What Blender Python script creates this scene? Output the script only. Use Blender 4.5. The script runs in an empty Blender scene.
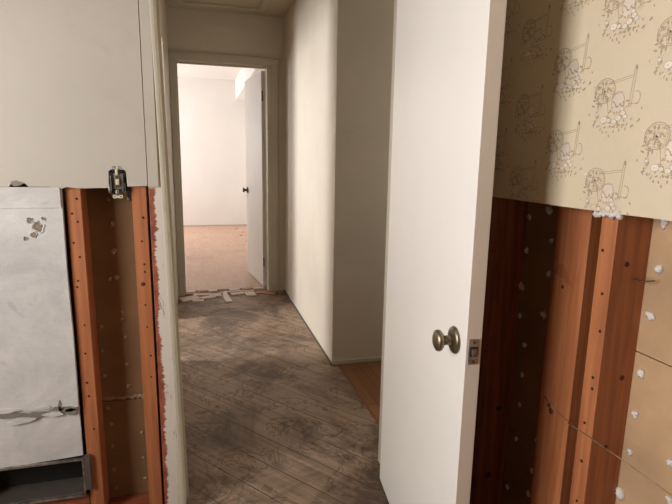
import bpy, bmesh, math, random
from mathutils import Vector, Matrix, noise
random.seed(7)
PI = math.pi
col = bpy.context.scene.collection
sc = bpy.context.scene

# ------------------------------------------------------------------ camera
def make_camera():
    yaw, th, ro, f = .26791, .18412, .01728, 496.2
    F = Vector((math.sin(yaw)*math.cos(th), math.cos(yaw)*math.cos(th), -math.sin(th)))
    R = Vector((math.cos(yaw), -math.sin(yaw), 0)); U = R.cross(F)
    R2 = R*math.cos(ro) + U*math.sin(ro); U2 = -R*math.sin(ro) + U*math.cos(ro)
    cd = bpy.data.cameras.new('camera'); cam = bpy.data.objects.new('camera', cd); col.objects.link(cam)
    m = Matrix((R2, U2, -F)).transposed().to_4x4(); m.translation = (0, 0, 1.25)
    cam.matrix_world = m
    cd.sensor_width = 36; cd.lens = f*36/672; cd.clip_start = .02; cd.clip_end = 60
    sc.camera = cam
make_camera()
# ------------------------------------------------------------------ world, lights, exposure
w = bpy.data.worlds.new('sky'); sc.world = w; w.use_nodes = True
w.node_tree.nodes['Background'].inputs[0].default_value = (.80, .88, 1, 1)
w.node_tree.nodes['Background'].inputs[1].default_value = .4
vs = sc.view_settings
vs.view_transform = 'Standard'; vs.look = 'None'; vs.gamma = 1; vs.use_curve_mapping = False
vs.exposure = 0.0
def area(name, loc, direction, sx, sy, power, color):
    l = bpy.data.lights.new(name, 'AREA'); l.shape = 'RECTANGLE'; l.size = sx; l.size_y = sy
    l.energy = power; l.color = color
    o = bpy.data.objects.new(name, l); col.objects.link(o); o.location = loc
    o.rotation_euler = Vector(direction).to_track_quat('-Z', 'Y').to_euler()
    return o
KEY = area('window_light_left', (-1.72, .48, 1.45), (1, 0, -.05), .9, 1.1, 60, (1, .975, .95))
SIDE = area('window_light_side', (-2.62, 3.50, 1.55), (1, 0, -.12), .7, 1.2, 132, (.975, .975, 1))
FAR = area('window_light_far', (-2.32, 8.25, 1.5), (1, 0, -.06), 1.3, 1.3, 86, (1, .98, .97))
END = area('fill_light_end', (2.42, 2.30, 1.5), (-1, 0, 0), .6, 1.1, 9, (1, .96, .9))  # fill light added to brighten the wall of the side passage

# ------------------------------------------------------------------ material helpers
class NT:
    def __init__(s, name):
        s.m = bpy.data.materials.new(name); s.m.use_nodes = True; s.t = s.m.node_tree
        s.b = s.t.nodes['Principled BSDF']; s.tc = s.t.nodes.new('ShaderNodeTexCoord')
    def n(s, typ, ins={}, **kw):
        d = s.t.nodes.new(typ)
        for k, v in kw.items(): setattr(d, k, v)
        for k, v in ins.items():
            if isinstance(v, bpy.types.NodeSocket): s.t.links.new(v, d.inputs[k])
            else: d.inputs[k].default_value = v
        return d
    def math(s, op, a, b=0.0, c=0.0):
        return s.n('ShaderNodeMath', {0: a, 1: b, 2: c}, operation=op).outputs[0]
    def noise(s, vec, scale, detail=4, rough=.55, dist=0):
        return s.n('ShaderNodeTexNoise', {'Vector': vec, 'Scale': scale, 'Detail': detail, 'Roughness': rough, 'Distortion': dist}).outputs[0]
    def ramp(s, fac, lo, hi):
        return s.n('ShaderNodeMapRange', {0: fac, 1: lo, 2: hi, 3: 0.0, 4: 1.0}).outputs[0]
    def mix(s, fac, a, b):
        d = s.t.nodes.new('ShaderNodeMix'); d.data_type = 'RGBA'
        for i, v in ((0, fac), (6, a), (7, b)):
            if isinstance(v, bpy.types.NodeSocket): s.t.links.new(v, d.inputs[i])
            else: d.inputs[i].default_value = v if i == 0 else (*v, 1) if len(v) == 3 else v
        return d.outputs[2]
    def mapping(s, scale=(1, 1, 1), rot=(0, 0, 0)):
        return s.n('ShaderNodeMapping', {'Vector': s.tc.outputs['Object'], 'Scale': scale, 'Rotation': rot}).outputs[0]
    def bump(s, h, strength, dist=.01):
        d = s.n('ShaderNodeBump', {'Height': h, 'Strength': strength, 'Distance': dist})
        s.t.links.new(d.outputs[0], s.b.inputs['Normal'])
    def done(s, color, rough=.6, metal=0):
        for k, v in (('Base Color', color), ('Roughness', rough), ('Metallic', metal)):
            if isinstance(v, bpy.types.NodeSocket): s.t.links.new(v, s.b.inputs[k])
            else: s.b.inputs[k].default_value = (*v, 1) if k == 'Base Color' else v
        return s.m
def lin(r, g, b):
    return tuple(((c/255)/12.92 if c/255 <= .04045 else ((c/255+.055)/1.055)**2.4) for c in (r, g, b))

def paint(name, c, spot=.06, rough=.55, dirt=None, dirt_amt=.3, bump=.15):
    n = NT(name); v = n.tc.outputs['Object']
    a = n.noise(v, 2.2, 5); k = lin(*c); k2 = tuple(x*(1-spot*2) for x in k)
    cc = n.mix(n.ramp(a, .35, .7), k, k2)
    if dirt:
        d = n.math('MULTIPLY', n.ramp(n.noise(v, 7, 8, .7, .6), .58, .72), dirt_amt)
        cc = n.mix(d, cc, lin(*dirt))
    n.bump(n.noise(v, 60, 3), bump, .002)
    return n.done(cc, rough)
M = {}
M['paint_room'] = paint('painted_drywall', (194, 186, 173), .05, .5, (160, 150, 135), .25)
M['paint_hall'] = paint('hall_paint', (209, 199, 182), .05, .55, (170, 155, 130), .18)
M['paint_white'] = paint('white_paint', (232, 228, 222), .03, .5)
M['paint_far'] = paint('bright_room_paint', (236, 232, 227), .02, .6)
M['ceiling'] = paint('ceiling_paint', (196, 184, 158), .04, .7)
M['trim'] = paint('trim_paint', (194, 186, 168), .06, .4, (130, 112, 88), .4, .3)
M['door_edge'] = paint('door_edge_paint', (226, 214, 200), .05, .5, (160, 140, 120), .3)
M['door_face'] = paint('door_face_paint', (238, 233, 226), .02, .38, None, 0, .1)
M['nub_dim'] = paint('shaded_dirty_plaster', (172, 146, 120), .15, .85, None, 0, 1)  # toned down for dirt and for the shade on the left-bay nubs
M['plaster_nub'] = paint('gypsum_plaster', (222, 216, 208), .12, .8, None, 0, 1)
M['duct_dark'] = paint('grimy_sheet_metal', (92, 84, 76), .2, .55, (40, 34, 30), .7)
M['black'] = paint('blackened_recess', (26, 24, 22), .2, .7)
M['ivory'] = paint('ivory_plastic', (214, 200, 172), .05, .4)

def old_plaster():
    n = NT('whitewashed_old_plaster'); v = n.tc.outputs['Object']
    base = n.mix(n.ramp(n.noise(v, 3.8, 9, .7, .5), .38, .64), lin(217, 213, 208), lin(188, 184, 181))
    cr = n.ramp(n.noise(v, 9, 9, .72, 1.2), .60, .66)
    base = n.mix(n.math('MULTIPLY', cr, .25), base, lin(140, 130, 122))
    mus = n.n('ShaderNodeTexVoronoi', {'Vector': n.n('ShaderNodeVectorMath', {0: v, 1: n.n('ShaderNodeTexNoise', {'Vector': v, 'Scale': 4.0, 'Detail': 3.0}).outputs[1]}, operation='ADD').outputs[0], 'Scale': 3.4}, feature='DISTANCE_TO_EDGE').outputs[0]
    line = n.math('MULTIPLY', n.math('LESS_THAN', mus, .004), .10)
    base = n.mix(line, base, lin(110, 98, 88))
    n.bump(n.noise(n.mapping((1, 1, 3)), 34, 6, .7), .4, .005)
    return n.done(base, .5)
M['old_plaster'] = old_plaster()
M['torn_paper'] = paint('torn_gypsum_core', (150, 140, 130), .25, .85, (90, 80, 72), .7, 1)

def wood(name, c1, c2, rough=.55, axis='z', scale=1.0):
    n = NT(name)
    s = {'z': (26, 26, 1.2), 'y': (26, 1.2, 26), 'x': (1.2, 26, 26)}[axis]
    v = n.mapping(tuple(x*scale for x in s))
    g = n.noise(v, 2.2, 6, .6, .6)
    g2 = n.noise(n.mapping(tuple(x*.25*scale for x in s)), 2.0, 3, .5, 1.0)
    c = n.mix(n.ramp(n.math('ADD', n.math('MULTIPLY', g, .6), n.math('MULTIPLY', g2, .4)), .38, .62), lin(*c1), lin(*c2))
    n.bump(g, .2, .002)
    return n.done(c, rough)
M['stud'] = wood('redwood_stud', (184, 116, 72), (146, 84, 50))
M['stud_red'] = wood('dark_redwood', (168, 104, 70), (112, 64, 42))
M['stud_x'] = wood('redwood_plate', (150, 84, 50), (98, 52, 32), axis='x')
M['nail'] = paint('nail_hole', (38, 20, 14), .1, .7)
M['knot'] = paint('wood_knot', (78, 38, 24), .1, .6)

def lath(name, c):
    n = NT(name); v = n.tc.outputs['Object']
    k = n.mix(n.ramp(n.noise(v, 5, 6), .35, .7), lin(*c), lin(*[x*.84 for x in c]))
    n.bump(n.noise(v, 80, 4), .12, .002)
    return n.done(k, .8)
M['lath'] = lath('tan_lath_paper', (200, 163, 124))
M['lath_dark'] = lath('brown_and_shade_lath', (134, 102, 68))  # brown paper, also used to paint shade into the far bay boards

def wallpaper():
    n = NT('tan_wallpaper'); v = n.tc.outputs['Object']
    a = n.noise(n.mapping((1, 1, 1)), 160, 2); b = n.noise(v, 3, 4)
    c = n.mix(n.ramp(b, .3, .7), lin(220, 205, 179), lin(212, 196, 168))
    n.bump(a, .1, .001)
    return n.done(c, .6)
M['wallpaper'] = wallpaper()
M['print_brown'] = lath('print_brown', (188, 164, 138))
M['print_pink'] = lath('print_pink', (228, 212, 196))
M['print_white'] = lath('print_white', (238, 226, 208))
M['print_tan'] = lath('print_tan', (196, 168, 134))

def plank_floor():
    n = NT('stained_diagonal_planks'); v0 = n.tc.outputs['Object']
    a = math.radians(51.5)
    sep = n.n('ShaderNodeSeparateXYZ', {0: v0}).outputs
    u = n.math('ADD', n.math('MULTIPLY', sep[0], math.cos(a)), n.math('MULTIPLY', sep[1], -math.sin(a)))   # along
    t = n.math('ADD', n.math('MULTIPLY', sep[0], math.sin(a)), n.math('MULTIPLY', sep[1], math.cos(a)))    # across
    q = n.math('DIVIDE', n.math('ADD', t, .055), .140)
    idx = n.math('FLOOR', q); fr = n.math('FRACT', q)
    rnd = n.n('ShaderNodeTexWhiteNoise', {'W': idx}, noise_dimensions='1D').outputs[0]
    gv = n.n('ShaderNodeCombineXYZ', {0: n.math('MULTIPLY', u, 1.6), 1: n.math('MULTIPLY', t, 30), 2: n.math('MULTIPLY', idx, 3.1)}).outputs[0]
    grain = n.noise(gv, 1.6, 7, .6, .5)
    c = n.mix(n.ramp(grain, .3, .72), lin(174, 149, 126), lin(122, 99, 80))
    c = n.mix(n.math('MULTIPLY', rnd, .35), c, lin(134, 110, 88))
    big = n.ramp(n.noise(v0, 2.1, 8, .68, .7), .44, .60)             # worn grime in broad patches
    c = n.mix(n.math('MULTIPLY', big, .82), c, lin(72, 55, 44))
    dust = n.ramp(n.noise(n.mapping((1, 1.2, 1)), 3.6, 8, .72, .9), .52, .68)
    c = n.mix(n.math('MULTIPLY', dust, .5), c, lin(186, 166, 148))
    st = n.noise(v0, 4.3, 6, .66, 1.4)                            # tide marks of dried adhesive
    ring = n.math('SUBTRACT', 1.0, n.ramp(n.math('ABSOLUTE', n.math('SUBTRACT', st, .55)), .004, .022))
    c = n.mix(n.math('MULTIPLY', ring, .55), c, lin(60, 44, 34))
    blot = n.ramp(n.noise(v0, 6.5, 8, .7, .8), .60, .68)
    c = n.mix(n.math('MULTIPLY', blot, .75), c, lin(54, 40, 32))
    spk = n.ramp(n.noise(v0, 46, 3, .5), .70, .74)
    c = n.mix(n.math('MULTIPLY', spk, .5), c, lin(52, 38, 30))
    wob = n.math('MULTIPLY', n.noise(v0, 9, 3), .02)
    gap = n.math('ADD', n.math('LESS_THAN', n.math('ADD', fr, wob), .034), 0)
    c = n.mix(n.math('MULTIPLY', gap, .9), c, lin(34, 24, 18))
    h = n.math('SUBTRACT', n.math('MULTIPLY', grain, .25), gap)
    n.bump(h, .5, .004)
    return n.done(c, n.math('ADD', .55, n.math('MULTIPLY', dust, .3)))
M['planks'] = plank_floor()

def strip_floor(name, c1, c2, w, rough=.4, along='y', block=0.9):
    n = NT(name)
    v = n.mapping((1, 1, 1), (0, 0, PI/2 if along == 'y' else 0))
    br = n.n('ShaderNodeTexBrick', {'Vector': v, 'Color1': (*lin(*c1), 1), 'Color2': (*lin(*c2), 1), 'Mortar': (*lin(*[x*.5 for x in c2]), 1),
             'Scale': 1.0, 'Mortar Size': .0012, 'Brick Width': block, 'Row Height': w, 'Bias': 0.0})
    g = n.noise(n.mapping((30, 1.5, 1) if along == 'y' else (1.5, 30, 1)), 3, 5)
    c = n.mix(n.math('MULTIPLY', n.ramp(g, .4, .7), .35), br.outputs[0], lin(*[x*.72 for x in c2]))
    return n.done(c, rough)
M['oak'] = strip_floor('orange_strip_oak', (146, 98, 62), (116, 76, 46), .057)
def parquet():
    n = NT('worn_finger_parquet'); v0 = n.tc.outputs['Object']
    ch = n.n('ShaderNodeTexChecker', {'Vector': n.mapping((1, 1, 0), (0, 0, 0)), 'Scale': 1/.14}).outputs[1]
    def br(rot):
        return n.n('ShaderNodeTexBrick', {'Vector': n.mapping((1, 1, 1), (0, 0, rot)), 'Color1': (*lin(204, 170, 146), 1), 'Color2': (*lin(190, 152, 128), 1),
             'Mortar': (*lin(160, 118, 96), 1), 'Scale': 1.0, 'Mortar Size': .0014, 'Brick Width': .14, 'Row Height': .028}, offset=0.0).outputs[0]
    c = n.mix(ch, br(0), br(PI/2))
    c = n.mix(n.math('MULTIPLY', n.ramp(n.noise(v0, 1.3, 6), .4, .65), .3), c, lin(214, 184, 164))
    c = n.mix(n.math('MULTIPLY', n.ramp(n.noise(v0, 5, 8, .7), .6, .72), .35), c, lin(168, 124, 100))
    return n.done(c, .42)
M['parquet'] = parquet()
M['tile_top'] = wood('pale_parquet_slat', (234, 218, 206), (208, 184, 168), axis='x')
M['tile_red'] = wood('reddish_parquet_slat', (190, 140, 114), (150, 98, 74), axis='x')

def metal(name, c, rough, spot=None):
    n = NT(name); v = n.tc.outputs['Object']
    k = n.mix(n.ramp(n.noise(v, 40, 5), .4, .65), lin(*c), lin(*(spot or [x*.7 for x in c])))
    return n.done(k, rough, .9)
M['brass'] = metal('aged_brass', (150, 138, 116), .38, (106, 94, 72))
M['steel'] = metal('dull_steel', (190, 186, 178), .35)
M['steel_dark'] = metal('tarnished_steel', (110, 106, 100), .45)
M['knob_dark'] = metal('dark_bronze', (58, 58, 66), .4)
M['wire'] = metal('thin_wire', (214, 190, 160), .5)

def raw_jamb():
    # raw red wood with ragged streaks of old white paint; the paint's edge has its own fixed shape
    n = NT('peeling_jamb_paint'); v = n.tc.outputs['Object']
    sep = n.n('ShaderNodeSeparateXYZ', {0: v}).outputs
    rag = n.noise(n.mapping((18, 18, 90)), 1.0, 5, .7)
    rag2 = n.noise(n.mapping((6, 6, 9)), 1.0, 4, .6)
    e = n.math('ADD', sep[0], n.math('ADD', n.math('MULTIPLY', n.math('SUBTRACT', rag, .5), .030), n.math('MULTIPLY', n.math('SUBTRACT', rag2, .5), .045)))
    up = n.ramp(sep[2], 1.150, 1.158)
    fac = n.math('MAXIMUM', n.ramp(e, -.142, -.137), up)
    fac2 = n.math('MAXIMUM', n.ramp(e, -.109, -.105), up)
    red = n.mix(n.ramp(n.noise(v, 30, 5), .4, .65), lin(164, 92, 66), lin(122, 62, 44))
    c = n.mix(fac, red, lin(214, 204, 192))
    c = n.mix(fac2, c, lin(206, 196, 170))
    chip = n.ramp(n.noise(n.mapping((22, 22, 10)), 1.0, 6, .7, .5), .62, .66)
    c = n.mix(n.math('MULTIPLY', chip, .7), c, lin(140, 120, 96))
    n.bump(n.math('ADD', fac, n.math('ADD', fac2, chip)), .6, .003)
    return n.done(c, .55)
M['jamb'] = raw_jamb()

# ------------------------------------------------------------------ geometry helpers
class MB:
    def __init__(s): s.bm = bmesh.new(); s.mats = []
    def mi(s, m):
        if m not in s.mats: s.mats.append(m)
        return s.mats.index(m)
    def _set(s, faces, m, smooth=False):
        i = s.mi(m)
        for f in faces: f.material_index = i; f.smooth = smooth
    def box(s, x0, x1, y0, y1, z0, z1, m, bev=0, mat=None):
        n = len(s.bm.faces)
        r = bmesh.ops.create_cube(s.bm, size=1)
        vs_ = r['verts']
        for v in vs_:
            v.co = Vector(((x0+x1)/2+v.co.x*(x1-x0), (y0+y1)/2+v.co.y*(y1-y0), (z0+z1)/2+v.co.z*(z1-z0)))
            if mat: v.co = mat @ v.co
        fs = set(f for v in vs_ for f in v.link_faces)
        s._set(fs, m)
        if bev:
            es = list(set(e for v in vs_ for e in v.link_edges))
            rr = bmesh.ops.bevel(s.bm, geom=es, offset=bev, segments=2, affect='EDGES', profile=.6)
            s._set(rr['faces'], m)
        return s
    def prism(s, pts, a, b, m, axis='y', mat=None):
        # outline of 2-D points extruded between a and b along an axis
        def P(p, t):
            q = {'y': Vector((p[0], t, p[1])), 'x': Vector((t, p[0], p[1])), 'z': Vector((p[0], p[1], t))}[axis]
            return mat @ q if mat else q
        A = [s.bm.verts.new(P(p, a)) for p in pts]; B = [s.bm.verts.new(P(p, b)) for p in pts]
        fs = [s.bm.faces.new(A), s.bm.faces.new(B[::-1])]
        k = len(pts)
        for i in range(k): fs.append(s.bm.faces.new((A[i], B[i], B[(i+1) % k], A[(i+1) % k])))
        s._set(fs, m); return s
    def lathe(s, prof, m, mat, seg=24):
        rings = []
        for (r, z) in prof:
            rings.append([s.bm.verts.new(mat @ Vector((r*math.cos(2*PI*i/seg), r*math.sin(2*PI*i/seg), z))) for i in range(seg)])
        fs = []
        for a, b in zip(rings, rings[1:]):
            for i in range(seg): fs.append(s.bm.faces.new((a[i], a[(i+1) % seg], b[(i+1) % seg], b[i])))
        fs.append(s.bm.faces.new(rings[0][::-1])); fs.append(s.bm.faces.new(rings[-1]))
        s._set(fs, m, True); return s
    def blob(s, c, r, m, seed=0, amp=.35, sub=2):
        rr = bmesh.ops.create_icosphere(s.bm, subdivisions=sub, radius=1)
        for v in rr['verts']:
            d = 1 + amp*noise.noise(v.co*1.7 + Vector((seed*3.7, seed, -seed)))
            v.co = Vector((c[0]+v.co.x*r[0]*d, c[1]+v.co.y*r[1]*d, c[2]+v.co.z*r[2]*d))
        s._set(set(f for v in rr['verts'] for f in v.link_faces), m, True); return s
    def tube(s, pts, r, m, seg=8):
        pts = [Vector(p) for p in pts]; rings = []
        for i, p in enumerate(pts):
            d = (pts[min(i+1, len(pts)-1)]-pts[max(i-1, 0)]).normalized()
            a = d.orthogonal().normalized() if abs(d.z) > .9 else d.cross(Vector((0, 0, 1))).normalized(); b = d.cross(a)
            rings.append([s.bm.verts.new(p+(a*math.cos(2*PI*k/seg)+b*math.sin(2*PI*k/seg))*r) for k in range(seg)])
        fs = []
        for a, b in zip(rings, rings[1:]):
            for i in range(seg): fs.append(s.bm.faces.new((a[i], a[(i+1) % seg], b[(i+1) % seg], b[i])))
        fs.append(s.bm.faces.new(rings[0][::-1])); fs.append(s.bm.faces.new(rings[-1]))
        s._set(fs, m, True); return s
    def poly(s, pts, m):
        f = s.bm.faces.new([s.bm.verts.new(p) for p in pts]); s._set([f], m); return s
    def build(s, name, parent=None, origin=None):
        bmesh.ops.recalc_face_normals(s.bm, faces=s.bm.faces[:])
        me = bpy.data.meshes.new(name)
        if origin is not None: bmesh.ops.translate(s.bm, verts=s.bm.verts[:], vec=-Vector(origin))
        s.bm.to_mesh(me); s.bm.free()
        for m in s.mats: me.materials.append(M[m])
        o = bpy.data.objects.new(name, me); col.objects.link(o)
        if origin is not None: o.location = origin
        if parent is not None: o.parent = parent
        return o
def tag(o, label=None, cat=None, group=None, kind=None):
    for k, v in (('label', label), ('category', cat), ('group', group), ('kind', kind)):
        if v: o[k] = v
    return o
def struct(o, label, cat): return tag(o, label, cat, None, 'structure')
def empty(name, loc, rz=0):
    o = bpy.data.objects.new(name, None); col.objects.link(o); o.location = loc; o.rotation_euler = (0, 0, rz)
    o.empty_display_size = .1; return o

CUT = 1.155; CEIL = 2.46
# ------------------------------------------------------------------ the setting: floors
struct(MB().box(-2.60, .90, -2.05, 4.70, -.05, 0, 'planks').build('floor'), 'grimy stained diagonal board floor of the hallway', 'floor')
struct(MB().box(.90, 2.35, 1.80, 2.79, -.05, .0, 'oak').prism([(.790, 1.80), (.90, 1.80), (.90, 2.79), (.790, 2.79)], 0, .004, 'oak', 'z').box(.90, 2.35, 1.80, 2.79, 0, .004, 'oak').build('floor_side'), 'orange strip wood floor through the side opening', 'floor')
struct(MB().box(-2.25, .90, 4.78, 9.40, -.05, .008, 'parquet').box(-.17, .585, 4.74, 4.78, 0, .008, 'parquet').build('floor_far'), 'pinkish worn parquet floor of the bright far room', 'floor')
# ceilings
struct(MB().box(-1.75, .92, -2.05, 1.66, CEIL, CEIL+.05, 'lath_dark').build('ceiling_near'), 'brown stripped ceiling of the near room', 'ceiling')
struct(MB().box(-2.60, 2.35, 1.66, 3.59, CEIL, CEIL+.05, 'ceiling').box(-2.60, 2.35, 4.39, 4.60, CEIL, CEIL+.05, 'ceiling').box(-2.60, -.09, 3.59, 4.39, CEIL, CEIL+.05, 'ceiling').box(.52, 2.35, 3.59, 4.39, CEIL, CEIL+.05, 'ceiling').build('ceiling'), 'beige hallway ceiling', 'ceiling')
struct(MB().box(-2.25, .90, 4.72, 9.40, 2.60, 2.65, 'paint_far').build('ceiling_far'), 'pale ceiling of the bright far room', 'ceiling')

# walls
def front_wall():
    b = MB()
    pts = [(-1.60, CEIL), (-1.60, 1.1565)]
    for x, z in ((-.56, 1.1565), (-.535, 1.1565), (-.528, 1.166), (-.515, 1.170), (-.503, 1.171), (-.492, 1.166), (-.484, 1.157), (-.43, 1.157), (-.40, 1.150), (-.385, 1.156), (-.35, 1.152),
                 (-.268, 1.154), (-.2655, 1.203), (-.259, 1.209), (-.222, 1.209), (-.2165, 1.202), (-.2150, 1.158), (-.157, 1.160)): pts.append((x, z))
    pts.append((-.157, CEIL))
    b.prism(pts, 1.645, 1.659, 'paint_room')
    b.prism([(-1.60, CEIL), (-1.60, 1.30), (-.157, 1.30), (-.157, CEIL)], 1.750, 1.77, 'paint_room')
    return b.build('wall_front')
wf = struct(front_wall(), 'off-white painted wall above the torn-open section', 'wall')
struct(MB().box(-.22, .78, 1.665, 1.785, 2.075, CEIL, 'paint_hall').box(.702, .79, 1.665, 1.785, 0, 2.075, 'paint_hall').build('wall_front_header'), 'wall above and right of the near doorway', 'wall')
struct(MB().box(-.34, -.22, 1.79, 3.08, 0, CEIL, 'paint_hall').box(-.34, -.22, 3.90, 4.60, 0, CEIL, 'paint_hall').box(-.34, -.22, 3.08, 3.90, 2.04, CEIL, 'paint_hall').build('wall_hall_left'), 'left wall of the hallway with an open doorway', 'wall')
b = MB()
for a in ((1.79, 3.13, 0, CEIL), (3.87, 4.60, 0, CEIL), (3.13, 3.87, 0, .92), (3.13, 3.87, 2.18, CEIL)): b.box(-2.56, -2.50, a[0], a[1], a[2], a[3], 'paint_hall')
b.box(-2.56, -.34, 1.78, 1.84, 0, CEIL, 'paint_hall')
struct(b.build('wall_side_room'), 'walls of the small room left of the hallway', 'wall')
struct(MB().box(.753, .87, 2.79, 4.60, 0, CEIL, 'paint_hall').build('wall_hall_right'), 'cream right wall of the hallway ending at a corner', 'wall')
struct(MB().box(.87, 2.35, 2.79, 2.90, 0, CEIL, 'paint_hall').box(.90, 2.35, 1.70, 1.80, 0, CEIL, 'paint_hall').box(2.30, 2.35, 1.80, 2.79, 0, .9, 'paint_hall').box(2.30, 2.35, 1.80, 2.79, 2.1, CEIL, 'paint_hall').box(2.30, 2.35, 1.80, 1.98, .9, 2.1, 'paint_hall').box(2.30, 2.35, 2.62, 2.79, .9, 2.1, 'paint_hall').build('wall_side'), 'shaded beige wall seen through the side opening', 'wall')
struct(MB().box(-.34, -.187, 4.60, 4.72, 0, 2.6, 'paint_hall').box(.64, .90, 4.60, 4.72, 0, 2.6, 'paint_hall').box(-.187, .64, 4.60, 4.72, 2.085, 2.6, 'paint_hall')
       .box(-2.56, -.34, 4.60, 4.72, 0, 2.6, 'paint_far').build('wall_hall_end'), 'wall around the far doorway', 'wall')
struct(MB().box(-2.25, .95, 9.35, 9.45, 0, 2.6, 'paint_far').build('wall_far'), 'bright white end wall of the far room', 'wall')
struct(MB().box(.84, .95, 4.72, 9.35, 0, 2.6, 'paint_far').box(.66, .84, 4.80, 9.35, 2.26, 2.6, 'paint_far').build('wall_far_right'), 'right wall of the far room with a boxed soffit', 'wall')
b = MB()
for a in ((4.72, 7.55, 0, 2.6), (8.95, 9.35, 0, 2.6), (7.55, 8.95, 0, .82), (7.55, 8.95, 2.18, 2.6)): b.box(-2.25, -2.17, a[0], a[1], a[2], a[3], 'paint_far')
struct(b.build('wall_far_left'), 'left wall of the far room with its window opening', 'wall')
b = MB()
for a in ((-2.05, .0, 0, CEIL), (.96, 1.66, 0, CEIL), (.0, .96, 0, .88), (.0, .96, 2.02, CEIL)): b.box(-1.66, -1.60, a[0], a[1], a[2], a[3], 'lath_dark')
struct(b.build('wall_left'), 'left wall of the near room with its window opening', 'wall')
struct(MB().box(-1.66, .92, -1.96, -1.90, 0, CEIL, 'lath_dark').build('wall_rear'), 'rear wall of the near room', 'wall')
def window(name, axis, c, a0, a1, z0, z1, label):
    b = MB(); t = .035
    def bx(p0, p1, q0, q1):
        if axis == 'x': b.box(c-.02, c+.02, p0, p1, q0, q1, 'paint_white')
        else: b.box(p0, p1, c-.02, c+.02, q0, q1, 'paint_white')
    bx(a0, a0+t, z0, z1); bx(a1-t, a1, z0, z1); bx(a0+t, a1-t, z0, z0+t); bx(a0+t, a1-t, z1-t, z1)
    m = (z0+z1)/2; bx(a0+t, a1-t, m-.015, m+.015)
    return struct(b.build(name), label, 'window')
window('window_1', 'x', -1.63, .0, .96, .88, 2.02, 'white window frame in the left wall of the near room')
window('window_2', 'x', -2.53, 3.13, 3.87, .92, 2.18, 'white window frame of the side room')
window('added_window', 'x', 2.325, 1.98, 2.62, .9, 2.1, 'added unseen white window frame at the end of the side passage')  # unseen frame, added to go with the fill light behind it
window('window_3', 'x', -2.21, 7.55, 8.95, .82, 2.18, 'white window frame in the far room')

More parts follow.
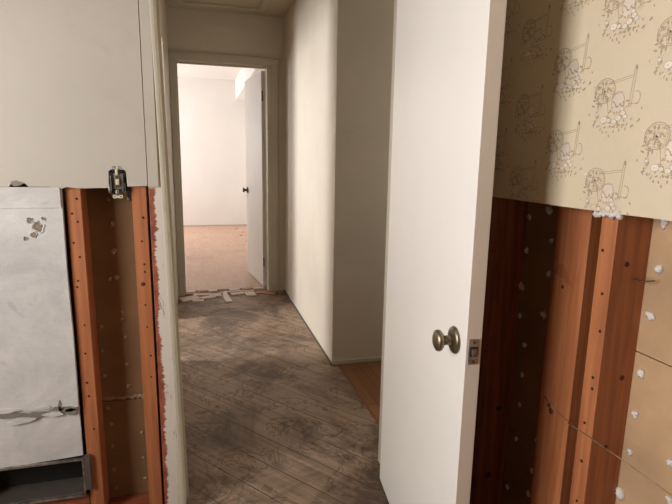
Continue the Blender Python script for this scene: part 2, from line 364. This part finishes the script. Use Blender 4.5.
# ---- right wall: papered drywall above the cut
def papered_wall():
    b = MB()
    pts = [(-1.90, CEIL), (-1.90, CUT)]
    random.seed(3)
    y = -1.8
    while y < 1.62: pts.append((y, CUT + random.uniform(-.0012, .0012))); y += .06
    pts += [(1.66, CUT), (1.66, CEIL)]
    b.prism(pts, .788, .800, 'wallpaper', 'x')
    X0 = .7876
    SC = 1.08
    def ell(u0, v0, cu, cv, ru, rv, m, rot=0, lift=0, seg=8):
        if v0+cv-rv < CUT+.001: return
        cu *= SC
        P = []
        for i in range(seg):
            a = 2*PI*i/seg; x, z = ru*math.cos(a), rv*math.sin(a)
            P.append(Vector((X0-lift, u0-(cu+x*math.cos(rot)-z*math.sin(rot)), v0+cv+x*math.sin(rot)+z*math.cos(rot))))
        b.poly(P, m)
    def seg_(u0, v0, p, q, wd, m, lift=0):
        if v0+min(p[1], q[1]) < CUT+.002: return
        p, q = Vector((p[0]*SC, p[1])), Vector((q[0]*SC, q[1])); wd *= 1.25; d = (q-p).normalized(); n = Vector((-d.y, d.x))*wd/2
        b.poly([Vector((X0-lift, u0-c.x, v0+c.y)) for c in (p+n, q+n, q-n, p-n)], m)
    def arc(u0, v0, cu, cv, r, wd, m, a0=0, a1=2*PI, k=16, ry=None, lift=0):
        ry = ry or r
        for i in range(k):
            a, c = a0+(a1-a0)*i/k, a0+(a1-a0)*(i+1)/k
            seg_(u0, v0, (cu+r*math.cos(a), cv+ry*math.sin(a)), (cu+r*math.cos(c), cv+ry*math.sin(c)), wd, m, lift)
    rng = random.Random(11)
    leaves = [(rng.gauss(-.002, .024), rng.uniform(-.044, .004), rng.uniform(0, PI), rng.uniform(.0016, .0034)) for _ in range(64)]
    leaves += [(-.030+rng.gauss(0, .012), rng.uniform(-.02, .045), rng.uniform(0, PI), rng.uniform(.0016, .0034)) for _ in range(26)]
    leaves += [(-.027+rng.gauss(0, .013), .020+rng.gauss(0, .015), rng.uniform(0, PI), rng.uniform(.0014, .003)) for _ in range(26)]
    drops = [(-.036, -.040), (-.022, -.052), (-.028, -.046), (-.006, -.060), (-.012, -.053), (.004, -.052), (.016, -.050), (.022, -.044), (.032, -.040), (.030, -.048), (-.044, -.030), (.040, -.030)]
    flow = [(-.022, -.028, .0085), (.012, -.027, .007), (.021, -.018, .006), (.003, -.033, .006), (.018, -.010, .005), (-.010, -.030, .005), (-.040, -.016, .004), (.027, -.025, .005)]
    def motif(y, z):
        p = 'print_brown'
        arc(y, z, -.026, .028, .024, .0013, p, k=18); arc(y, z, -.026, .028, .0205, .0007, p, k=14)
        for i in range(5):
            a = i*PI/5+.2; seg_(y, z, (-.026-.020*math.cos(a), .028-.020*math.sin(a)), (-.026+.020*math.cos(a), .028+.020*math.sin(a)), .0006, p)
        ell(y, z, -.026, .028, .003, .003, p)
        seg_(y, z, (.0315, -.010), (.0365, .060), .0008, p); seg_(y, z, (.0365, -.008), (.0412, .062), .0008, p)
        ell(y, z, .039, .063, .0032, .0045, p)
        seg_(y, z, (-.014, .044), (.0345, .050), .0008, p); seg_(y, z, (-.014, .040), (.034, .046), .0008, p)
        ell(y, z, .007, .002, .014, .021, 'print_pink', -.25, .0001, 12); arc(y, z, .007, .002, .0145, .0007, p, ry=.0215, k=14, lift=.00015)
        seg_(y, z, (-.005, .018), (.018, .022), .0008, p, .0002)
        arc(y, z, .046, .008, .008, .0011, p, -1.6, 2.0, 8, .012); seg_(y, z, (.034, -.002), (.052, -.003), .0009, p)
        seg_(y, z, (-.042, -.024), (-.036, .016), .001, p); seg_(y, z, (-.012, -.02), (-.018, .010), .0009, p)
        seg_(y, z, (.020, -.024), (.036, -.004), .001, 'print_white', .0003)
        for i, (u, v, r, s) in enumerate(leaves): ell(y, z, u, v, s*1.5, s*.65, (p, 'print_tan', p, 'print_pink')[i % 4], r, .0002+i*.000002, 6)
        for i, (u, v) in enumerate(drops): ell(y, z, u, v, .0016, .0034, p, .3*math.sin(i*2.1), .0001, 6)
        for i, (u, v, r) in enumerate(flow):
            ell(y, z, u, v, r, r*.8, 'print_white', 0, .0005+i*.00001, 8); ell(y, z, u-.001, v, r*.4, r*.3, 'print_pink', 0, .0007+i*.00001, 6)
            arc(y, z, u, v, r, .0006, p, k=8, ry=r*.8, lift=.0006+i*.00001)
    for c in range(-1, 10):
        y = 1.096 - .133*c
        if not (.0 < y < 1.60): continue
        z = 1.190 if c % 2 == 0 else 1.273
        k = 0
        while z + .1755*k < CEIL-.07: motif(y, z + .1755*k); k += 1
    return b.build('wall_right')
wr = struct(papered_wall(), 'tan wallpapered wall printed with spinning wheels and flowers', 'wall')

# trims
struct(MB().box(.747, .753, 2.79, 4.598, 0, .014, 'duct_dark').build('baseboard_hall'), 'thin strip along the foot of the hallway wall', 'baseboard')
struct(MB().box(.757, 2.30, 2.780, 2.79, .0045, .028, 'trim').build('baseboard_side'), 'low pale strip under the side wall', 'baseboard')
struct(MB().box(-2.17, .83, 9.340, 9.35, .008, .03, 'trim').build('baseboard_far'), 'thin strip under the end wall of the far room', 'baseboard')
struct(MB().box(.832, .84, 4.9, 9.33, .008, .06, 'paint_white').build('baseboard_far_right'), 'white baseboard along right wall of far room', 'baseboard')
def frame_trim():
    b = MB()
    for (x0, x1) in ((-.218, -.187), (.64, .70)):
        b.box(x0, x1, 4.582, 4.60, 0, 2.085, 'trim', .003)
    b.box(-.187, -.167, 4.586, 4.735, 0, 2.045, 'trim', .002); b.box(.600, .64, 4.586, 4.725, 0, 2.045, 'trim', .002)
    b.box(-.218, .70, 4.578, 4.60, 2.047, 2.108, 'trim', .003)
    b.box(-.187, .64, 4.60, 4.735, 2.045, 2.085, 'trim')
    b.box(-.166, -.155, 4.64, 4.66, 0, 2.045, 'trim'); b.box(-.155, .60, 4.64, 4.66, 2.033, 2.045, 'trim')
    b.box(-.222, .705, 4.574, 4.60, 2.108, 2.116, 'trim')
    return b.build('trim_1')
struct(frame_trim(), 'beige casing around the far doorway', 'door frame')
j2 = struct(MB().box(-.155, -.085, 1.652, 1.79, 0, 2.05, 'jamb', .002).box(-.098, -.0855, 1.643, 1.652, 0, 2.05, 'trim', .003).box(-.085, -.077, 1.735, 1.75, 0, 2.05, 'trim')
       .box(-.085, .690, 1.652, 1.79, 2.05, 2.072, 'trim').box(.690, .701, 1.668, 1.785, 0, 2.05, 'trim').build('trim_2'), 'doorway jamb at left with peeling paint over raw red wood', 'door frame')
for j in (j2,):      # the old jamb leans out of plumb
    for v in j.data.vertices:
        if -.102 < v.co.x < -.07: v.co.x -= .0165*v.co.z
def hatch():
    b = MB(); z = CEIL
    x0, x1, y0, y1, w_ = -.13, .56, 3.55, 4.43, .045
    b.box(x0, x1, y1-w_, y1, z-.018, z, 'trim', .004); b.box(x0, x1, y0, y0+w_, z-.018, z, 'trim', .004)
    b.box(x0, x0+w_, y0+w_, y1-w_, z-.018, z, 'trim', .004); b.box(x1-w_, x1, y0+w_, y1-w_, z-.018, z, 'trim', .004)
    return b.build('attic_hatch')
h = struct(hatch(), 'attic hatch with moulded frame in the hallway ceiling', 'hatch')
MB().box(-.088, .518, 3.592, 4.388, CEIL+.002, CEIL+.018, 'ceiling').build('panel', h)

# ------------------------------------------------------------------ open stud bays
def stud(name, x0, x1, y0, y1, z0, z1, m, holes, face, label, knots=(), group=None):
    b = MB(); b.box(x0, x1, y0, y1, z0, z1, m, .0015)
    for (t, z, r) in holes:                       # nail holes on the face turned to the room
        if face == 'y': mat = Matrix.Translation((x0+t, y0-.0004, z)) @ Matrix.Rotation(PI/2, 4, 'X')
        else: mat = Matrix.Translation((x0-.0004, y0+t, z)) @ Matrix.Rotation(-PI/2, 4, 'Y')
        b.lathe([(r, -.001), (r*.9, .0008), (r*.3, .0006)], 'nail', mat, 10)
    for (p, r, ax) in knots:
        mat = Matrix.Translation(p) @ (Matrix.Rotation(PI/2, 4, 'X') if ax == 'y' else Matrix.Rotation(-PI/2, 4, 'Y'))
        b.lathe([(r, -.001), (r*.95, .0006), (r*.3, .0008)], 'knot', mat, 12)
    o = b.build(name, origin=((x0+x1)/2, (y0+y1)/2, z0)); return tag(o, label, 'stud', group)
stud('wall_stud', -.392, -.350, 1.660, 1.749, .0385, 2.44, 'stud', [(.030, 1.12, .004), (.014, 1.075, .0035), (.028, 1.05, .0035), (.012, .985, .0035), (.026, .94, .0035), (.016, .865, .0035), (.012, .845, .0035), (.024, .72, .003), (.02, .625, .0035), (.018, .525, .004), (.020, .478, .004), (.028, .36, .0035)], 'y',
     'orange redwood stud beside the whitewashed plaster panel')
stud('wall_stud', -.206, -.163, 1.660, 1.749, .0385, 2.44, 'stud', [(.030, 1.06, .004), (.022, .985, .003), (.026, .91, .0035), (.026, .885, .0035), (.022, .775, .003), (.024, .70, .003), (.03, .60, .0035), (.028, .525, .003)], 'y',
     'orange redwood stud beside the doorway jamb', [((-.187, 1.6595, .845), .007, 'y')])
stud('wall_stud', .8005, .888, .800, .842, .0385, 2.44, 'stud', [(.030, 1.075, .0035), (.018, .985, .0035), (.012, .905, .0035), (.016, .80, .0035), (.014, .775, .0035), (.024, .69, .0035), (.02, .60, .004), (.02, .5, .003)], 'x',
     'brightly lit redwood stud next to the tan lath with white nubs', [((.835, .7995, 1.05), .006, 'y'), ((.86, .7995, .80), .006, 'y'), ((.84, .7995, .64), .005, 'y')])
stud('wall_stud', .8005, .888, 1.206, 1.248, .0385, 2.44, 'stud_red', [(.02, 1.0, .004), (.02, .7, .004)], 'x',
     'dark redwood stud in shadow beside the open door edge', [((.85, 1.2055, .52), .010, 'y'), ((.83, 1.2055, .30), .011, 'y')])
stud('wall_stud', .8005, .888, .394, .436, .0385, 2.44, 'stud', [], 'x', 'redwood stud nearest the camera outside the picture at right')
stud('wall_stud', .8005, .888, 1.600, 1.642, .0385, 2.44, 'stud_red', [], 'x', 'redwood stud hidden behind the open door')
nb = MB(); nb.box(.857, .8875, .932, 1.042, .0385, 2.44, 'stud', .0015)
for (p, r) in (((.8565, 1.005, .632), .006), ((.8565, .996, .62), .008), ((.8565, 1.0, .95), .0045)):
    nb.lathe([(r, -.001), (r*.95, .0006), (r*.3, .0008)], 'knot', Matrix.Translation(p) @ Matrix.Rotation(-PI/2, 4, 'Y'), 12)
for k in range(6):   # scratch marks across the board
    z = .985+k*.004
    nb.poly([Vector((.8563, 1.04-.004*k, z)), Vector((.8563, .97+.006*k, z-.022+.004*k)), Vector((.8563, .97+.006*k, z-.0232+.004*k)), Vector((.8563, 1.04-.004*k, z-.0012))], 'knot')
tag(nb.build('backing_board', origin=(.878, 1.0, .0385)), 'reddish flat board set back between the dark stud and the bright stud', 'board')
tag(MB().box(.8005, .888, -1.6, 1.642, 0, .038, 'stud_red', .002).build('sole_plate', origin=(.845, 0, 0)), 'redwood bottom plate under the right-hand studs', 'board')
tag(MB().box(-1.598, -.156, 1.662, 1.749, 0, .038, 'stud_x', .002).build('sole_plate', origin=(-.9, 1.7, 0)), 'grimy bottom plate under the left-hand studs', 'board')

# lath boards (courses) with plaster nubs pushed through their holes
def board_y(z0, z1, label):      # at the back of the left bays
    return tag(MB().box(-1.598, -.17, 1.7495, 1.7605, z0, z1, 'lath_dark').build('lath_board', origin=(-.3, 1.755, z0)), label, 'lath board', None)
L1 = board_y(.412, 1.30, 'brown lath board above the crumbled joint in the left bay')
L2 = board_y(.0, .408, 'brown lath board below the crumbled joint in the left bay')
def board_x(z0, z1, label, y0=-1.85, y1=.820, m='lath'):
    return tag(MB().box(.8885, .900, y0, y1, z0, z1, m).build('lath_board', origin=(.894, .5, z0)), label, 'lath board')
R3 = board_x(.860, 1.262, 'tan lath board above the slanting joint right of the bright stud')
R2 = board_x(.456, .857, 'tan lath board below the slanting joint right of the bright stud')
R1 = board_x(.0, .453, 'lowest tan lath board near the floor right of the bright stud')
def nub(parent, p, r, seed, axis, mat='plaster_nub'):
    b = MB(); rr = random.Random(seed)
    for k in range(3):
        q = [p[i]+rr.uniform(-.35, .35)*r for i in range(3)]; q['xyz'.index(axis)] = p['xyz'.index(axis)]
        e = [r*rr.uniform(.55, .95)]*3; e = [r*rr.uniform(.5, .9) for _ in range(3)]; e['xyz'.index(axis)] = r*rr.uniform(.35, .6)
        b.blob(q, e, mat, seed+k*5, .7)
    o = b.build('plaster_nub'); o.parent = parent; o.matrix_parent_inverse = parent.matrix_world.inverted()
    o.location = (0, 0, 0)
    return o
F2 = board_x(.456, 1.262, 'lath board coloured brown for the shadow between the dark stud and the flat board', .8215, 1.655, 'lath_dark')  # far bay boards get the darker colour to deepen the shade there
F1 = board_x(.0, .453, 'lath board coloured brown for the shadow near the floor behind the dark stud', .8215, 1.655, 'lath_dark')
bpy.context.view_layer.update()
rn = [(1.112, 1.125, 1.4), (1.092, 1.05, 1), (1.092, .959, 1), (1.095, .845, 1.3), (1.193, 1.101, 1), (1.191, 1.005, 1), (1.2, .9, 1.5), (1.196, .814, 1), (1.166, .736, 1), (1.164, .644, 1), (1.16, .551, .9), (1.162, .440, .9),
      (1.185, .265, 1), (1.075, .486, .8), (1.080, .387, 1), (1.086, .309, 1.1), (.772, 1.136, 1.1), (.773, 1.043, 1.2), (.778, .946, 1.2), (.780, .815, 1.1), (.781, .722, 1), (.782, .632, .9), (.787, .525, 1.6),
      (.686, .665, 1), (.676, .59, 1.1), (.66, .93, 1), (.67, 1.04, 1), (.66, .80, 1), (.68, .48, 1), (.79, .40, 1), (.66, .36, 1), (.56, 1.04, 1), (.57, .93, 1), (.56, .80, 1), (.57, .68, 1), (.56, .55, 1), (.69, 1.135, 1)]
for i, (y, z, s) in enumerate(rn):
    nub((F2 if z > .456 else F1) if y > .82 else R3 if z > .86 else R2 if z > .456 else R1, (.888, y, z), .0088*s, i+1, 'x')
ln = [(-.287, 1.113), (-.281, 1.03), (-.282, .938), (-.277, .848), (-.300, .847), (-.267, .727), (-.27, .704), (-.335, .682), (-.265, .637), (-.264, .542), (-.264, .462), (-.338, .599), (-.338, .503), (-.335, .385),
      (-.327, .325), (-.229, .28), (-.329, .237), (-.229, .18), (-.329, .146), (-.227, .098), (-.326, .07)]
for i, (x, z) in enumerate(ln):
    nub(L1 if z > .41 else L2, (x, 1.7493, z), .0085*(1.25 if i in (1, 3, 2) else .9), i+60, 'y', 'nub_dim')
b = MB(); rr = random.Random(5)
x = -.345
while x < -.21:
    b.blob((x, 1.7490, .4185+rr.uniform(-.003, .004)), (.008, .0025, rr.uniform(.002, .007)), 'nub_dim', int(x*999), .8); x += .007
o = b.build('plaster_seam', L1); o.matrix_parent_inverse = L1.matrix_world.inverted()
# plaster lump clinging to the wallpaper's cut edge over the bright stud
b = MB(); rr = random.Random(9)
for k in range(9): b.blob((.7935+rr.uniform(-.003, .003), .790+.0075*k, 1.154+rr.uniform(-.007, .001)), (.006, .007, .006), 'plaster_nub', k, .7)
b.build('plaster_crumb', wr)
tag(MB().tube([(.797, .30, .668), (.797, .55, .669), (.7975, .72, .669), (.7978, .80, .667), (.7978, .84, .666), (.803, .875, .660), (.845, .915, .640), (.8555, .940, .626), (.8555, .97, .632), (.8555, 1.0, .640), (.8555, 1.025, .648)], .0011, 'wire').build('wire'),
    'thin pale wire strung across the studs of the right wall', 'wire')
tag(MB().tube([(.86, .799, 1.018), (.848, .790, 1.021), (.84, .775, 1.026)], .0013, 'steel_dark').tube([(.86, .799, 1.020), (.862, .785, 1.016), (.874, .765, 1.022)], .0012, 'steel_dark').build('bent_nail'),
    'bent nail sticking out of the side of the bright stud', 'nail')
# pipe stub strap at top of stud beside jamb
tag(MB().box(-.2195, -.2065, 1.664, 1.700, 1.112, 1.154, 'steel_dark', .002).build('metal_strap'), 'small grey metal strap against the stud top below the switch', 'strap')

# ------------------------------------------------------------------ whitewashed plaster panel at left
def slab():
    b = MB(); rr = random.Random(4)
    # upper course, lower course with a torn edge between, over the duct mouth
    right = [(-.3995, 1.149), (-.3995, 1.120), (-.400, 1.09), (-.402, .9), (-.400, .7), (-.401, .5), (-.402, .452)]
    tear = [(-.42, .449), (-.44, .455), (-.455, .446), (-.47, .452), (-.49, .447), (-.52, .452), (-.56, .456), (-.60, .457), (-.63, .459), (-1.598, .47)]
    b.prism([(-1.598, 1.1562)] + right + tear, 1.646, 1.660, 'old_plaster')
    low = [(-.402, .452), (-.4015, .35), (-.402, .276), (-.45, .273), (-.52, .270), (-.60, .266), (-.68, .262), (-1.598, .262), (-1.598, .47)]
    low += [(-.63, .4585), (-.56, .4555), (-.49, .4465), (-.44, .454)]
    b.prism(low, 1.652, 1.6605, 'old_plaster')
    b.box(-1.598, -.402, 1.6425, 1.6462, 1.094, 1.1558, 'old_plaster', .0012)      # overlapping strip along the top
    return b.build('plaster_panel')
sl = tag(slab(), 'whitewashed plaster panel left of the studs below the cut wall', 'wall panel')
def scrap(x, z, w_, h_, seed, m, y=1.6455, t=.0016):
    rr = random.Random(seed); k = 13
    pts = [(x+w_*math.cos(2*PI*i/k)*rr.uniform(.5, 1), z+h_*math.sin(2*PI*i/k)*rr.uniform(.5, 1)) for i in range(k)]
    return MB().prism(pts, y-t, y+.0005, m)
def gouge(cx, cz, r, seed):          # ragged crater: raised torn rim around a dark core
    rr = random.Random(seed); b = MB(); k = 18
    R_ = [r*rr.uniform(.55, 1.05) for _ in range(k)]
    def ring(f, y, jit):
        return [Vector((cx+R_[i]*f*math.cos(2*PI*i/k)*(1+rr.uniform(-jit, jit)), y, cz+R_[i]*f*1.05*math.sin(2*PI*i/k)*(1+rr.uniform(-jit, jit)))) for i in range(k)]
    rings = [ring(1.35, 1.6464, .12), ring(1.12, 1.6432, .10), ring(.95, 1.6452, .1), ring(.5, 1.6455, .2)]
    V = [[b.bm.verts.new(p) for p in q] for q in rings]
    for a in range(3):
        fs = [b.bm.faces.new((V[a][i], V[a][(i+1) % k], V[a+1][(i+1) % k], V[a+1][i])) for i in range(k)]
        b._set(fs, ('old_plaster', 'old_plaster', 'torn_paper')[a])
    b._set([b.bm.faces.new(V[3])], 'nub_dim')
    b.build('gouge', sl)
gouge(-.490, 1.058, .009, 1); gouge(-.470, 1.038, .016, 2); gouge(-.453, 1.062, .006, 4); gouge(-.482, 1.014, .009, 5); gouge(-.505, 1.004, .006, 6)
for args in ((-.43, .447, .034, .011, 6), (-.455, .462, .006, .026, 7), (-.60, .446, .06, .012, 12), (-.52, .440, .055, .012, 9), (-.425, .440, .024, .016, 13), (-.46, .452, .03, .010, 14)):
    scrap(*args, 'torn_paper', 1.6458, .002).build('torn_flap', sl)
for args in ((-.475, .436, .034, .010, 10), (-.565, .424, .05, .014, 11), (-.61, .462, .05, .010, 15), (-.50, .462, .03, .008, 16)):
    scrap(*args, 'old_plaster', 1.648, .006).build('torn_flap', sl)
scrap(-.514, 1.166, .024, .010, 12, 'torn_paper', 1.6452).build('chip', wf)
# pencil-thin cracks of the painted wall by the doorway
b = MB(); rr = random.Random(2); pts = []
z = 1.165; x = -.1575
tag(MB().box(-.1555, -.124, 1.6465, 1.6518, 1.157, 2.05, 'paint_room', .001).build('trim_3'), 'painted strip between cracked wall edge and doorway jamb', 'trim', None, 'structure')

# heating duct mouth
def duct():
    r = empty('duct_boot', (-.53, 1.66, .125))
    b = MB(); x0, x1, z0, z1, y0, y1 = -.72, -.404, .137, .262, 1.652, 1.745
    t = .003
    b.box(x0, x1, y0, y1, z1-t, z1, 'duct_dark'); b.box(x0, x1, y0, y1, z0, z0+t, 'duct_dark')
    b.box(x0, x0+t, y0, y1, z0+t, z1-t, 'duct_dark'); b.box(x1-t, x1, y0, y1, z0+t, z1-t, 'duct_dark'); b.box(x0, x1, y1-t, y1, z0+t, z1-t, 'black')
    o = b.build('duct_body'); o.parent = r; o.location = (.53, -1.66, -.125)
    b = MB()
    b.box(x0-.006, x1+.004, 1.645, 1.652, z0-.008, z0, 'steel'); b.box(x1-.001, x1+.004, 1.645, 1.652, z0, z1, 'steel'); b.box(x0-.006, x0, 1.645, 1.652, z0, z1, 'steel')
    b.box(x0-.006, x1+.004, 1.642, 1.652, z1, z1+.006, 'steel')
    o = b.build('rim'); o.parent = r; o.location = (.53, -1.66, -.125)
    b = MB().box(-.3995, -.381, 1.645, 1.659, .150, .274, 'duct_dark', .001)
    o = b.build('side_flange'); o.parent = r; o.location = (.53, -1.66, -.125)
    return tag(r, 'dark rectangular sheet-metal duct mouth low in the left wall', 'duct')
duct()
tag(MB().box(-1.598, -.395, 1.662, 1.735, .0385, .124, 'stud_x', .002).build('blocking', origin=(-.9, 1.7, .0385)), 'reddish wood block under the duct mouth', 'board')

# ------------------------------------------------------------------ toggle switch hanging on the cut edge
def switch():
    r = empty('light_switch', (-.243, 1.650, 1.135)); T = (.243, -1.650, -1.135)
    def put(b, n): o = b.build(n); o.parent = r; o.location = T; return o
    b = MB(); x0, x1, z0, z1 = -.2625, -.2195, 1.143, 1.206
    b.box(x0, x1, 1.690, 1.695, z0, z1, 'black')
    for a in ((x0, x0+.006, z0, z1), (x1-.006, x1, z0, z1), (x0, x1, z1-.005, z1), (x0, x1, z0, z0+.004)): b.box(a[0], a[1], 1.6445, 1.69, a[2], a[3], 'black')
    put(b, 'box')
    b = MB(); b.box(-.2565, -.2255, 1.650, 1.682, 1.148, 1.196, 'steel_dark', .003); put(b, 'switch_body')
    b = MB()
    b.prism([(-.2575, 1.197), (-.247, 1.199), (-.246, 1.214), (-.237, 1.214), (-.236, 1.199), (-.2245, 1.197), (-.2245, 1.150), (-.2575, 1.150)], 1.6475, 1.6495, 'steel')
    b.box(-.263, -.259, 1.640, 1.6475, 1.143, 1.190, 'steel'); b.box(-.229, -.225, 1.640, 1.6475, 1.143, 1.190, 'steel')
    b.box(-.247, -.240, 1.6425, 1.6475, 1.192, 1.212, 'ivory', .001)
    for sx in (-.2515, -.236): b.tube([(sx, 1.645, 1.208), (sx-.001*(1 if sx < -.244 else -1), 1.640, 1.214), (sx, 1.642, 1.219)], .0016, 'steel')
    b.tube([(-.265, 1.643, 1.168), (-.2665, 1.643, 1.142), (-.257, 1.643, 1.134), (-.232, 1.643, 1.134), (-.2215, 1.643, 1.142), (-.222, 1.643, 1.168)], .0015, 'steel')
    put(b, 'yoke')
    b = MB(); b.box(-.248, -.239, 1.643, 1.648, 1.130, 1.148, 'steel', .001)
    b.prism([(-.258, 1.131), (-.255, 1.134), (-.232, 1.134), (-.229, 1.131), (-.229, 1.125), (-.232, 1.122), (-.240, 1.1225), (-.2435, 1.124), (-.247, 1.1225), (-.255, 1.122), (-.258, 1.125)], 1.6435, 1.6455, 'ivory')
    for sx in (-.2525, -.2345): b.box(sx-.003, sx+.003, 1.6432, 1.6436, 1.1265, 1.1290, 'nail')
    put(b, 'mounting_ear')
    b = MB(); b.box(-.2500, -.2330, 1.6455, 1.648, 1.155, 1.190, 'steel_dark', .001); b.box(-.2465, -.2365, 1.636, 1.648, 1.163, 1.181, 'ivory', .0025); put(b, 'toggle')
    return tag(r, 'bare toggle switch with steel yoke hanging at the cut wall edge', 'switch')
switch()

# ------------------------------------------------------------------ doors
def door(name, hinge, free, thick, side, z0, z1, face_m, label):
    h_, f_ = Vector((*hinge, 0)), Vector((*free, 0)); d = (f_-h_); L = d.length
    ang = math.atan2(d.y, d.x)
    r = empty(name, (hinge[0], hinge[1], z0), ang)
    b = MB()
    b.box(0, L, 0 if side > 0 else -thick, thick if side > 0 else 0, 0, z1-z0, face_m, .0015)
    o = b.build('door_panel', r)
    o.data.materials.append(M['door_edge'])
    for p in o.data.polygons:
        if abs(p.normal.x) > .9 and p.center.x > L/2: p.material_index = 1
    struct(r, label, 'door'); return r, L
D1, L1_ = door('door_1', (.650, 1.657), (.566, .942), .036, 1, .012, 2.03, 'door_face', 'white flush door standing open into the near room')
# in door_1's frame: x runs hinge -> free edge, y>0 is thickness (away from the visible face), visible face at y=0
def knob(r, L, x_in, z, side, thick, m, scale=1.0, name='door_knob', both=True):
    for s, yy in ((-1 if side > 0 else 1, 0), (1 if side > 0 else -1, thick*side))[:2 if both else 1]:
        mat = Matrix.Translation((L-x_in, yy, z)) @ Matrix.Rotation(PI/2 if s < 0 else -PI/2, 4, 'X') @ Matrix.Scale(scale, 4)
        k = MB().lathe([(.013, .000), (.013, .006), (.0115, .018), (.012, .030), (.019, .033), (.0245, .037), (.026, .042), (.0245, .047), (.017, .051), (.006, .0525), (.001, .0526)], m, mat, 28).build(name, r)
        MB().lathe([(.0315, .000), (.0330, .0025), (.0315, .0065), (.024, .0100), (.014, .0115), (.001, .0117)], m, mat, 28).build('rose', k)
knob(D1, L1_, .064, .822, 1, .036, 'brass', both=False)
lp = MB(); lp.box(L1_-.0005, L1_+.0018, .006, .030, .787, .847, 'steel', .0006); lpo = lp.build('latch_plate', D1)
b = MB(); b.lathe([(.0028, 0), (.0028, .001), (.001, .0012)], 'steel_dark', Matrix.Translation((L1_+.0018, .018, .839)) @ Matrix.Rotation(PI/2, 4, 'Y'), 10)
b.lathe([(.0028, 0), (.0028, .001), (.001, .0012)], 'steel_dark', Matrix.Translation((L1_+.0018, .018, .795)) @ Matrix.Rotation(PI/2, 4, 'Y'), 10); b.build('screw', lpo)
b = MB(); b.box(L1_+.0016, L1_+.0024, .009, .027, .806, .829, 'black'); b.prism([(L1_+.002, .012), (L1_+.012, .012), (L1_+.004, .025), (L1_+.002, .025)], .810, .825, 'steel', 'z'); b.build('latch_bolt', lpo)
for z in (.22, 1.0, 1.78):
    b = MB(); b.lathe([(.005, 0), (.005, .09)], 'steel_dark', Matrix.Translation((-.004, .040, z)), 12); b.build('hinge', D1)

D2, L2_ = door('door_2', (.603, 4.745), (.516, 5.44), .036, 1, .016, 2.030, 'paint_white', 'white door open into the bright far room')
knob(D2, L2_, .062, .90, 1, .036, 'knob_dark', 1.0)
for z in (.20, 1.75):
    b = MB(); b.lathe([(.006, 0), (.006, .09)], 'steel_dark', Matrix.Translation((-.008, .030, z)), 12); b.build('hinge', D2)

# ------------------------------------------------------------------ loose parquet slats at the far threshold
def slat(x, y, L, W, ang, m, label, z=0.0, tilt=0):
    b = MB(); n = max(1, round(W/.024)); w_ = W/n; rr = random.Random(int(x*1000+y*77))
    for i in range(n):
        e0, e1 = rr.uniform(0, .008), rr.uniform(0, .008)
        b.box(-L/2+e0, L/2-e1, -W/2+i*w_+.0005, -W/2+(i+1)*w_-.0005, 0, .011, m, .001)
    o = b.build('parquet_slat'); o.location = (x, y, z+.0004); o.rotation_euler = (0, tilt, math.radians(ang))
    return tag(o, label, 'parquet piece', 'broken parquet pieces at the threshold')
TILES = ([[-0.105, 4.640, 0.13, 0.05, 6, "tile_red", "reddish parquet piece against the left casing of the far doorway"],
[-0.12, 4.475, 0.15, 0.1, 25, "tile_top", "pale parquet piece lying nearest the left casing"],
[-0.012, 4.592, 0.14, 0.06, -12, "tile_top", "pale parquet piece overlapping the leftmost cluster, beside the dark gap"],
[-0.049, 4.385, 0.09, 0.05, -8, "tile_top", "small pale parquet piece sticking furthest forward in the left cluster"],
[0.035, 4.482, 0.12, 0.05, 15, "tile_top", "pale parquet piece at right edge of the left cluster"],
[0.112, 4.545, 0.12, 0.075, 2, "tile_top", "squarish pale parquet piece left of the single long slat"],
[0.196, 4.465, 0.3, 0.048, 97, "tile_top", "long pale slat pointing out onto the hall floor"],
[0.262, 4.640, 0.13, 0.03, 5, "tile_top", "thin pale slat just right of the long slat"],
[0.305, 4.560, 0.11, 0.05, 8, "tile_top", "short pale piece between the long slat and the square piece"],
[0.418, 4.524, 0.12, 0.075, 100, "tile_top", "pale piece angled forward near the middle right"],
[0.40, 4.636, 0.12, 0.03, 0, "tile_top", "thin pale slat behind the angled piece"],
[0.542, 4.552, 0.11, 0.05, -5, "tile_red", "reddish piece near the right casing, left of its neighbour"],
[0.601, 4.503, 0.1, 0.05, -30, "tile_red", "reddish piece touching the right casing of the far doorway"]])
TILES += [[-.115, 4.708, .075, .040, 2, 'tile_top', 'pale slat stub flush with the far floor edge beside the left casing'],
[-.010, 4.706, .085, .040, -1, 'tile_red', 'reddish slat stub at the far floor edge behind the left cluster'],
[.085, 4.704, .075, .042, 1, 'tile_top', 'pale slat stub at the far floor edge behind the squarish piece'],
[.290, 4.707, .090, .038, 0, 'tile_top', 'pale slat stub at the far floor edge right of the long slat'],
[.400, 4.705, .080, .040, 2, 'tile_red', 'reddish slat stub at the far floor edge behind the angled piece'],
[.520, 4.706, .100, .038, -1, 'tile_top', 'pale slat stub at the far floor edge near the right casing']]
for t in TILES: slat(t[0], t[1], t[2]*1.15, t[3]*1.2, *t[4:])
for (x, y, a, lab) in ((.60, 8.9, 20, 'small red-brown wood chip nearest the end wall of the far room'), (.68, 8.5, 70, 'red-brown wood chip second from the end wall in the far room'), (.62, 8.1, 130, 'red-brown wood chip midway along the right side of the far room'), (.66, 7.5, 15, 'red-brown wood chip closer to the open far door'), (.60, 6.6, 60, 'red-brown wood chip just beyond the edge of the open far door')):
    o = MB().prism([(-.035, -.008), (.03, -.012), (.04, .004), (.0, .014), (-.03, .008)], 0, .006, 'tile_red', 'z').build('wood_chip')
    o.location = (x, y, .0085); o.rotation_euler = (0, 0, math.radians(a)); tag(o, lab, 'wood chip', 'wood chips on the far floor')
